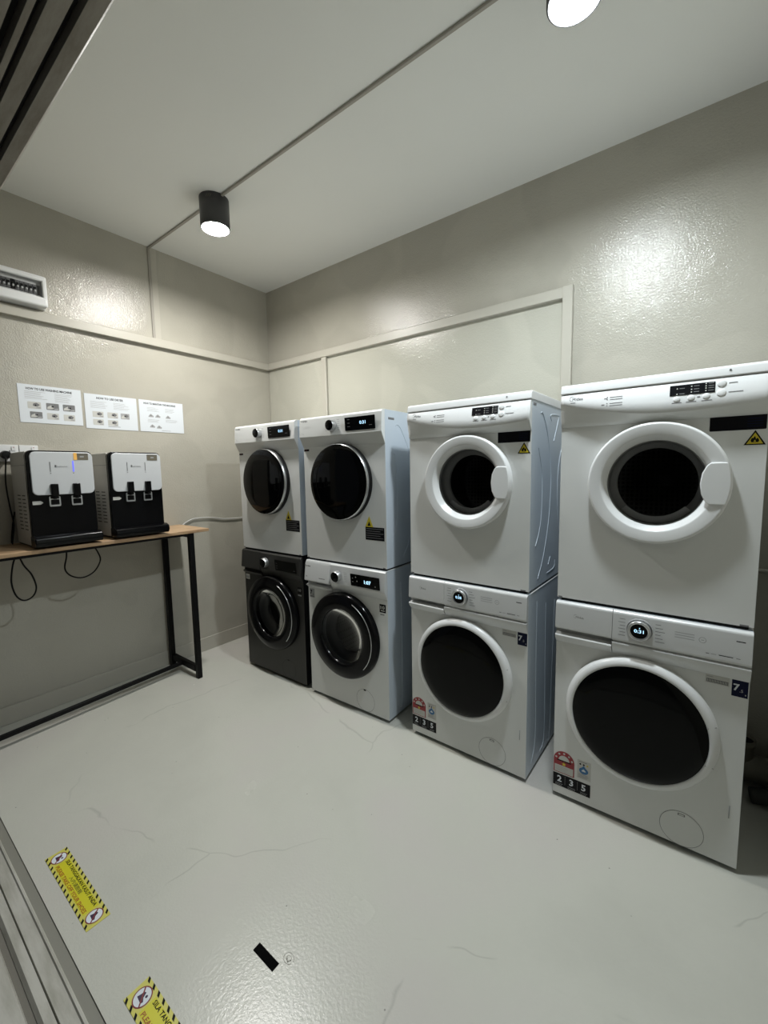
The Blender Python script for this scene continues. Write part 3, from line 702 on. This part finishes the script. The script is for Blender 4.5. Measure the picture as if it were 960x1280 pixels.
# ------------------------------------------------------------------ table
ZTP = 1.006
t = thing('console_table', 'narrow wooden high table with thin black metal frame against the left wall', 'table', (0.2, -1.45, 0))
def lx(x): return x - .2
def ly(y): return y + 1.45
m = MB(); m.box(lx(.010), lx(.400), ly(-2.077), ly(-.868), ZTP - .019, ZTP, M_wood, .002, 1); m.build('tabletop', t)
for x, y in ((.375, -.985), (.040, -.995), (.375, -2.055), (.040, -2.055)):
    m = MB(); m.box(lx(x - .016), lx(x + .016), ly(y - .016), ly(y + .016), 0, ZTP - .020, M_blkm, .002, 1); m.build('leg', t)
for y in (-.99, -2.055):
    m = MB(); m.box(lx(.057), lx(.358), ly(y - .014), ly(y + .014), .044, .086, M_blkm, .002, 1); m.build('crossbar', t)
    m = MB(); m.box(lx(.057), lx(.358), ly(y - .014), ly(y + .014), ZTP - .046, ZTP - .020, M_blkm, .002, 1); m.build('top_bar', t)
for x in (.375, .040):
    m = MB(); m.box(lx(x - .012), lx(x + .012), ly(-2.038), ly(-1.012), ZTP - .034, ZTP - .0195, M_blkm, .002, 1); m.build('top_rail', t)
m = MB(); a = Vector((lx(.185), ly(-.975), .060)); bq = Vector((lx(.262), ly(-2.045), .060))
d = (bq - a); ang = math.atan2(d.y, d.x)
m.box(0, d.length, -.012, .012, -.011, .011, M_blkm, .002, 1, mx=Matrix.Translation(a) @ Matrix.Rotation(ang, 4, 'Z')); m.build('foot_rail', t)

# ------------------------------------------------------------------ water dispensers (front faces +x)
def dispenser(y0, label, lit):
    """y0: end nearest the opening"""
    t = thing('water_dispenser', label, 'water dispenser', (0.05, y0, ZTP), group='countertop water dispensers')
    wd, dp, ht = .288, .300, .492
    RF = dict(r=(0, 1, 0), u=(0, 0, 1), n=(1, 0, 0))
    # side/back shell
    pr = [(0, .012)] + [(0, ht - .03), (.008, ht - .010), (.03, ht)] + [(dp - .03, ht), (dp - .022, ht - .004), (dp - .022, .012)]
    m = MB(); m.extr(pr, .004, wd - .004, M_dside, 'y')
    m.build('shell', t, bevel=.004)
    m = MB()
    for c_ in range(2):
        for k in range(10):
            x0 = .085 + c_ * .085 ; z0 = .265 - k * .0195
            m.box(x0, x0 + .055, .0032, .0050, z0, z0 + .006, M_blkp, .001, 1)
    m.rect if False else None
    m.box(.02, dp - .03, .0034, .0045, ht - .070, ht - .068, M_rub)
    m.build('vent_slots', t)
    # black front frame, leaning slightly
    m = MB().frame((dp - .022, 0, 0), **RF); m.plate(0, .012, wd, ht + .004, .028, M_blks, .028, 8); m.build('front_frame', t, bevel=.003)
    m = MB().frame((dp + .006, 0, 0), **RF); m.plate(.014, .270, wd - .004, ht - .003, .012, M_sil2, .026, 8); face = m.build('face_panel', t, bevel=.0035, seg=3)
    m = MB().frame((dp + .0182, 0, 0), **RF)
    m.rect(.092, .388, .0955, .438, M_ink, .0006); m.disc(.094, .380, .0025, M_ink, .0006, 8)
    if lit: m.rect(.190, .388, .1965, .444, M_ledb, .0006)
    else: m.rect(.190, .388, .1935, .438, M_ink, .0006)
    m.disc(.192, .380, .0025, M_ink, .0006, 8)
    m.text('E', .114, .411, .011, M_inkd, .0006, bold=.03); m.text('Lements', .123, .411, .008, M_ink, .0006, w=.044)
    m.build('panel_markings', face)
    m = MB().frame((dp + .0182, 0, 0), **RF); m.plate(.205, .449, .264, .484, .0008, M_gold, .002)
    if lit: m.rect(.198, .449, .213, .486, M_ledo, .0014)
    m.rect(.226, .462, .244, .470, M_inkl, .0014); m.rect(.206, .478, .262, .480, M_rub, .0014); m.build('bronze_label', face)
    for yc in (.103, .199):
        m = MB(); m.box(dp + .004, dp + .034, yc - .0155, yc + .0155, .262, .326, M_blks, .003, 2); m.cyl((dp + .018, yc, .262), (dp + .018, yc, .248), .008, M_blkp, 12); m.build('tap', t)
        m = MB().frame((dp + .007, 0, 0), **RF)
        m.plate(yc - .024, .210, yc + .024, .262, .007, M_satin, .006, 4); m.plate(yc - .018, .219, yc + .018, .246, .0075, M_blks, .003, 3)
        m.plate(yc - .018, .250, yc + .018, .262, .0078, M_blks, .002, 3); m.build('lever', t)
    m = MB().frame((dp + .006, 0, 0), **RF); m.slab([(.012, .223), (.045, .223), (.056, .232), (.045, .241), (.012, .241)], .001, M_papd); m.build('arrow_label', t)
    # drip tray
    pr = [(dp - .02, .010), (dp + .050, .010), (dp + .062, .030), (dp + .056, .056), (dp + .030, .066), (dp - .02, .066)]
    m = MB(); m.extr(pr, -.004, wd + .006, M_blks, 'y'); m.build('drip_tray', t, bevel=.006, seg=3)
    m = MB(); m.box(.01, dp - .02, .008, wd - .008, .004, .014, M_blkp)
    for x in (.03, dp - .04):
        for y in (.03, wd - .03): m.cyl((x, y, 0), (x, y, .006), .012, M_blkp, 10)
    m.build('base', t)
    return t
dispenser(-1.785, 'countertop water dispenser nearest the wall socket, blue and amber lights on its silver face', True)
dispenser(-1.424, 'countertop water dispenser nearest the end of the table, its lights off', False)

# ------------------------------------------------------------------ wall items
def socket(y0, y1, label, plug):
    t = thing('wall_socket', label, 'socket', (0, (y0 + y1) / 2, 1.50), group='white wall sockets behind the dispenser')
    w = (y1 - y0) / 2; RF = dict(r=(0, 1, 0), u=(0, 0, 1), n=(1, 0, 0))
    m = MB().frame((0, 0, 0), **RF); m.plate(-w, -.045, w, .045, .012, M_plast, .004); m.build('face_plate', t, bevel=.002)
    m = MB().frame((.0115, 0, 0), **RF); m.plate(w - .030, .014, w - .012, .036, .004, M_plast, .002); m.rect(w - .024, .030, w - .018, .033, M_red, .0045); m.build('switch', t)
    m = MB().frame((.012, 0, 0), **RF)
    for a, b_ in ((-.008, -.012), (.014, -.012), (.003, .010)): m.plate(a - .002, b_ - .005, a + .002, b_ + .005, .0006, M_blkp)
    m.build('pin_holes', t)
socket(-1.814, -1.731, 'white wall socket with a black plug in it, left one at the photo edge', True)
socket(-1.728, -1.645, 'white wall socket with nothing plugged in, right one of the pair', False)
t = thing('power_cord', 'black power cord with round plug hanging from the wall socket beside the dispenser', 'power cord', (0, -1.79, 1.49), group='black cords behind the dispensers')
m = MB(); m.cyl((.0135, 0, 0), (.050, 0, 0), .023, M_blkp, 20, .020); m.build('plug', t, bevel=.003)
m = MB(); m.tube([(.045, -.004, -.012), (.06, -.012, -.06), (.055, -.018, -.16), (.05, -.010, -.28), (.04, .0, -.38), (.035, -.012, -.47), (.05, -.016, -.481)], .0036, M_blkp, 8); m.build('cable', t)
tag(MB().tube([(.012, -1.775, 1.18), (.010, -1.79, 1.10), (.010, -1.80, 1.020), (.016, -1.80, 1.0105)], .0036, M_blkp).build('power_cord'), 'short black cord bending onto the table behind the left dispenser', 'power cord', 'black cords behind the dispensers')
tag(MB().tube([(.20, -1.822, .975), (.20, -1.842, .92), (.20, -1.855, .83), (.20, -1.842, .755), (.20, -1.812, .722), (.20, -1.775, .735), (.20, -1.757, .78), (.20, -1.770, .85), (.20, -1.80, .91), (.20, -1.818, .975)], .0040, M_blkp).build('power_cord'),
    'long narrow loop of black cord hanging under the table, left of two', 'power cord', 'cord loops under the table')
tag(MB().tube([(.20, -1.608, .975), (.20, -1.612, .92), (.20, -1.624, .855), (.20, -1.600, .810), (.20, -1.545, .787), (.20, -1.485, .810), (.20, -1.449, .87), (.20, -1.458, .92), (.20, -1.483, .975)], .0040, M_blkp).build('power_cord'),
    'wide shallow loop of black cord hanging under the table, right of two', 'power cord', 'cord loops under the table')
tag(MB().tube([(.012, -.90, .98), (.012, -.852, .996), (.010, -.815, 1.018), (.010, -.76, 1.036), (.010, -.68, 1.036), (.010, -.61, 1.030), (.010, -.52, 1.012), (.010, -.44, 1.006), (.010, -.36, 1.004), (.010, -.25, 1.0), (.012, -.12, .99)], .0042, M_wcab).build('wall_cable'),
    'white cable along the left wall from the table end to behind the dryers', 'cable')

# posters: plane x = 0, r = +y
def poster(y0, z0, label, title, kind):
    t = thing('instruction_poster', label, 'poster', (0, y0, z0), group='white A4 instruction sheets')
    RF = dict(r=(0, 1, 0), u=(0, 0, 1), n=(1, 0, 0)); w, h = .297, .210
    m = MB().frame((0.0015, 0, 0), **RF); m.plate(0, 0, w, h, .0008, M_pap); m.build('sheet', t)
    o = .0010
    m = MB().frame((0.0015, 0, 0), **RF)
    tw = {0: .215, 1: .152, 2: .215}[kind]; ta = {0: .036, 1: .065, 2: .030}[kind]
    m.text(title, ta, h - .028, .0125, M_inkd, o, w=tw, bold=.03); m.build('title', t)
    m = MB().frame((0.0015, 0, 0), **RF)
    if kind == 0:
        lines(m, .028, .171, .105, 6, .0075, M_inkl, o, .0018, .5); lines(m, .165, .171, .090, 7, .0075, M_inkl, o, .0018, .45)
    elif kind == 1:
        lines(m, .030, .165, .100, 6, .0075, M_inkl, o, .0016, .3); lines(m, .158, .165, .100, 6, .0075, M_inkl, o, .0016, .4)
    else:
        lines(m, .050, .160, .080, 4, .0075, M_inkl, o, .0016, .4); lines(m, .170, .160, .090, 4, .0075, M_inkl, o, .0018, .5)
        lines(m, .050, .080, .085, 3, .0075, M_inkl, o, .0018, .3); lines(m, .170, .085, .095, 3, .0075, M_inkl, o, .0018, .3)
    m.build('body_text', t)
    def photo(a, b, ww, hh, seed, tone=1):
        q = MB().frame((0.0015, 0, 0), **RF); rn = random.Random(seed)
        m1 = [M_papd, M_rub, M_inkl][tone]
        q.plate(a, b, a + ww, b + hh, .0004, m1, .003, 3, o - .0002)
        q.shape([(a + .003, b + .004), (a + ww * .45, b + .006), (a + ww * .8, b + hh * .5), (a + ww * .55, b + hh * .85), (a + .006, b + hh * .45)], M_papd, o + .0005)
        q.shape([(a + ww * .38, b + hh * .42), (a + ww * .72, b + hh * .32), (a + ww * .92, b + hh * .62), (a + ww * .66, b + hh * .90), (a + ww * .42, b + hh * .75)], M_ink, o + .0007)
        q.disc(a + ww * (.5 + .1 * rn.random()), b + hh * .5, hh * .12, M_blkp, o + .0009, 8)
        q.shape([(a + ww * .55, b + .003), (a + ww - .003, b + .003), (a + ww - .003, b + hh * .3), (a + ww * .7, b + hh * .25)], M_inkl, o + .0006)
        q.build('picture', t)
    if kind == 0:
        for i, x in enumerate((.038, .122, .201)): photo(x, .078, .060, .038, i, (0, 1, 1)[i])
        for i, x in enumerate((.045, .122, .201)): photo(x, .026 - .002 * i, .056, .036, 5 + i, (1, 0, 0)[i])
    elif kind == 1:
        for i, x in enumerate((.038, .120, .196)): photo(x, .070, (.060, .060, .052)[i], .036, 10 + i, (0, 0, 2)[i])
        for i, x in enumerate((.038, .120)): photo(x, .022, .058, .036, 15 + i, 0)
        q = MB().frame((0.0015, 0, 0), **RF); q.rect(.120, .016, .190, .0185, M_ink, o); q.build('footer_text', t)
    else:
        for i, (x, y) in enumerate(((.055, .098), (.100, .098), (.170, .096), (.060, .028), (.105, .024))):
            q = MB().frame((0.0015, 0, 0), **RF)
            q.shape([(x, y), (x + .034, y), (x + .036, y + .008), (x + .018, y + .022), (x + .006, y + .012)], M_inkl, o); q.disc(x + .018, y + .010, .004, M_ink, o + .0004, 8); q.build('picture', t)
        q = MB().frame((0.0015, 0, 0), **RF); q.rect(.140, .010, .200, .012, M_ink, o); q.build('footer_text', t)
poster(-1.7085, 1.673, 'white instruction sheet on washing machine use, left of three on the wall', 'HOW TO USE WASHING MACHINE', 0)
poster(-1.396, 1.661, 'white instruction sheet on dryer use, middle of three on the wall', 'HOW TO USE DRYER', 1)
poster(-1.084, 1.662, 'white instruction sheet with few line drawings, right of three on the wall', 'HOW TO MAINTAIN THE MACHINES', 2)

# distribution box
t = thing('distribution_box', 'white circuit breaker box with window, high on the left wall above the trim', 'fuse box', (0, -1.552, 2.302))
RF = dict(r=(0, 1, 0), u=(0, 0, 1), n=(1, 0, 0))
w0 = -.33
m = MB()
zb, zt = .0, .163
# frame with window opening built from four bars plus back
m.box(0, .020, w0, 0, zb, zt, M_plast, .004, 2)
m.box(.018, .080, w0, -.0, zb, .052, M_plast, .012, 3); m.box(.018, .080, w0, -.0, .134, zt, M_plast, .010, 3)
m.box(.018, .079, -.022, -.001, .03, .15, M_plast, .006, 2); m.box(.018, .079, w0, w0 + .03, .03, .15, M_plast, .006, 2)
m.build('housing', t)
m = MB(); m.box(.02, .050, w0 + .03, -.022, .052, .064, M_plast); m.box(.02, .050, w0 + .03, -.022, .116, .134, M_plast); m.build('inner_cover', t)
for k in range(14):
    y = -.050 - k * .0185
    if y < w0 + .045: break
    m = MB(); m.box(.02, .056, y - .0085, y + .0085, .066, .114, M_rub if k != 5 else M_blkp, .001, 1)
    m.box(.056, .060, y - .006, y + .006, .084, .102, M_blkp, .001, 1); m.box(.056, .066, y - .004, y + .004, .076, .086, M_plast, .001, 1); m.build('breaker', t)
m = MB(); m.box(.070, .0715, w0 + .029, -.021, .051, .135, M_clear); m.build('window', t)

# ------------------------------------------------------------------ floor stickers
def floor_sticker(x0, y0, label):
    t = thing('floor_sticker', label, 'sticker', (x0, y0, 0.0), group='yellow take-off-shoes stickers')
    F = dict(o=(0, 0, 0.0004), r=(1, 0, 0), u=(0, 1, 0), n=(0, 0, 1)); w, h = .400, .066
    m = MB().frame(**F); m.plate(0, 0, w, h, .0008, M_fyel2); m.rect(.062, .011, w - .062, h - .011, M_fyel, .0010); m.build('backing', t)
    n = 15
    for b0, b1 in ((0, .0085), (h - .0085, h)):
        m = MB().frame(**F)
        for k in range(n):
            a = k * w / n
            m.shape([(a, b1), (a + .0095, b1), (a + .0185, b0), (a + .009, b0)], M_inkd, .0012)
        m.build('hazard_stripes', t)
    m = MB().frame(**F)
    m.text('SILA TANGGALKAN KASUT ANDA', w / 2, .0425, .0110, M_inkd, .0014, w=.262, bold=.02, align='C')
    m.text('\u5165\u5185\u8bf7\u8131\u978b', w / 2, .0285, .0095, mat('olive_ink', (.13, .13, .01), .5), .0014, w=.095, bold=.01, align='C')
    m.text('PLEASE TAKE OFF YOUR SHOES', w / 2, .0130, .0110, M_ora, .0014, w=.262, bold=.02, align='C'); m.build('lettering', t)
    for cx, fl in ((.034, 1), (w - .034, -1)):
        m = MB().frame(**F); r_ = .0245
        m.disc(cx, h / 2, r_, M_dred, .0012, 36); m.disc(cx, h / 2, r_ - .003, M_pap, .0014, 36)
        c0 = h / 2
        m.shape([(cx - .012, c0 - .008), (cx + .011, c0 - .010), (cx + .013, c0 - .004), (cx + .004, c0 + .001), (cx - .001, c0 + .011), (cx - .007, c0 + .009), (cx - .009, c0 + .0)], M_purp, .0016)
        m.disc(cx + fl * .008, c0 + .007, .0035, M_purp, .0016, 10)
        d = (r_ - .002) * .7071; e = .0013
        m.shape([(cx - d - e, c0 + d - e), (cx - d + e, c0 + d + e), (cx + d + e, c0 - d + e), (cx + d - e, c0 - d - e)], M_dred, .0018)
        m.build('no_shoes_sign', t)
floor_sticker(1.201, -2.033, 'whole yellow sticker on the floor beside the door track')
floor_sticker(1.872, -2.036, 'yellow sticker on the floor cut off by the bottom edge of the photo')
m = MB().frame((0, 0, 0.0), (1, 0, 0), (0, 1, 0), (0, 0, 1)); m.slab([(2.049, -1.762), (2.137, -1.763), (2.137, -1.739), (2.048, -1.738)], .0008, mat('matt_black_tape', (.003, .003, .003), .8, spec=.03))
tag(m.build('tape_strip'), 'short strip of black tape stuck on the floor', 'tape')
m = MB()
for rx, ry in ((.017, .013), (.008, .006)): m.tube([(2.149 + math.cos(a) * rx, -1.714 + math.sin(a) * ry, .0003) for a in [2 * PI * i / 14 for i in range(14)]], .0006, M_strip, 5, 2)
for dx, dy in ((-.005, -.006), (.002, -.009), (.006, -.003)): m.disc if False else m.box(2.149 + dx, 2.152 + dx, -1.714 + dy, -1.711 + dy, .0, .0012, M_groove)
tag(m.build('glue_mark'), 'small round dirty glue mark on the floor beside the black tape', 'mark')

# ------------------------------------------------------------------ pipes right of the last stack
tag(MB().tube([(2.9, -.009, .922), (3.2, -.009, .920), (3.41, -.009, .918)], .009, M_trim, 10, 2).build('water_pipe'), 'thin painted pipe running along the wall behind the rightmost dryer', 'pipe')
t = thing('drain_pipe', 'grey plastic drain pipe low on the wall behind the rightmost washer', 'pipe', (3.25, -.10, .0))
m = MB(); m.cyl((-.35, 0, .075), (.168, 0, .075), .055, M_pvc, 28); m.cyl((.06, 0, .075), (.075, 0, .075), .062, M_pvc, 28); m.build('pipe', t)
m = MB(); m.lathe([(.040, .075), (.040, .175), (.045, .176), (.045, .20), (.038, .20), (.036, .10)], (-.035, 0, 0), (0, 0, 1), M_pvc, 28); m.lathe([(.037, .19), (0, .19)], (-.035, 0, 0), (0, 0, 1), M_blkp, 28); m.build('inlet', t)
tag(MB().tube([(3.24, -.225, .03), (3.32, -.235, .055), (3.375, -.24, .05)], .030, M_hose, 12).build('drain_hose'), 'dark drain hose lying on the floor in front of the grey drain pipe', 'hose')

# ------------------------------------------------------------------ light
w = bpy.data.worlds.new('world'); SC.world = w; w.use_nodes = True
w.node_tree.nodes['Background'].inputs[0].default_value = (0.75, 0.85, 1.0, 1)
w.node_tree.nodes['Background'].inputs[1].default_value = 0.10

# ------------------------------------------------------------------ camera
cam = bpy.data.cameras.new('camera'); co = bpy.data.objects.new('camera', cam); COL.objects.link(co)
yaw, pit, rol = .6478488, -.0999922, -.0168018
F_ = Vector((-math.sin(yaw) * math.cos(pit), math.cos(yaw) * math.cos(pit), math.sin(pit)))
R_ = F_.cross(Vector((0, 0, 1))).normalized(); U_ = R_.cross(F_)
R2 = R_ * math.cos(rol) + U_ * math.sin(rol); U2 = U_ * math.cos(rol) - R_ * math.sin(rol)
mx = Matrix((R2, U2, -F_)).transposed().to_4x4(); mx.translation = Vector((3.01952, -2.38214, 1.37488))
co.matrix_world = mx
cam.sensor_fit = 'HORIZONTAL'; cam.sensor_width = 36; cam.lens = 524.1 / 960 * 36; cam.clip_start = 0.02
SC.camera = co
SC.view_settings.view_transform = 'Standard'; SC.view_settings.look = 'None'
SC.view_settings.gamma = 1; SC.view_settings.use_curve_mapping = False
SC.view_settings.exposure = 0.0
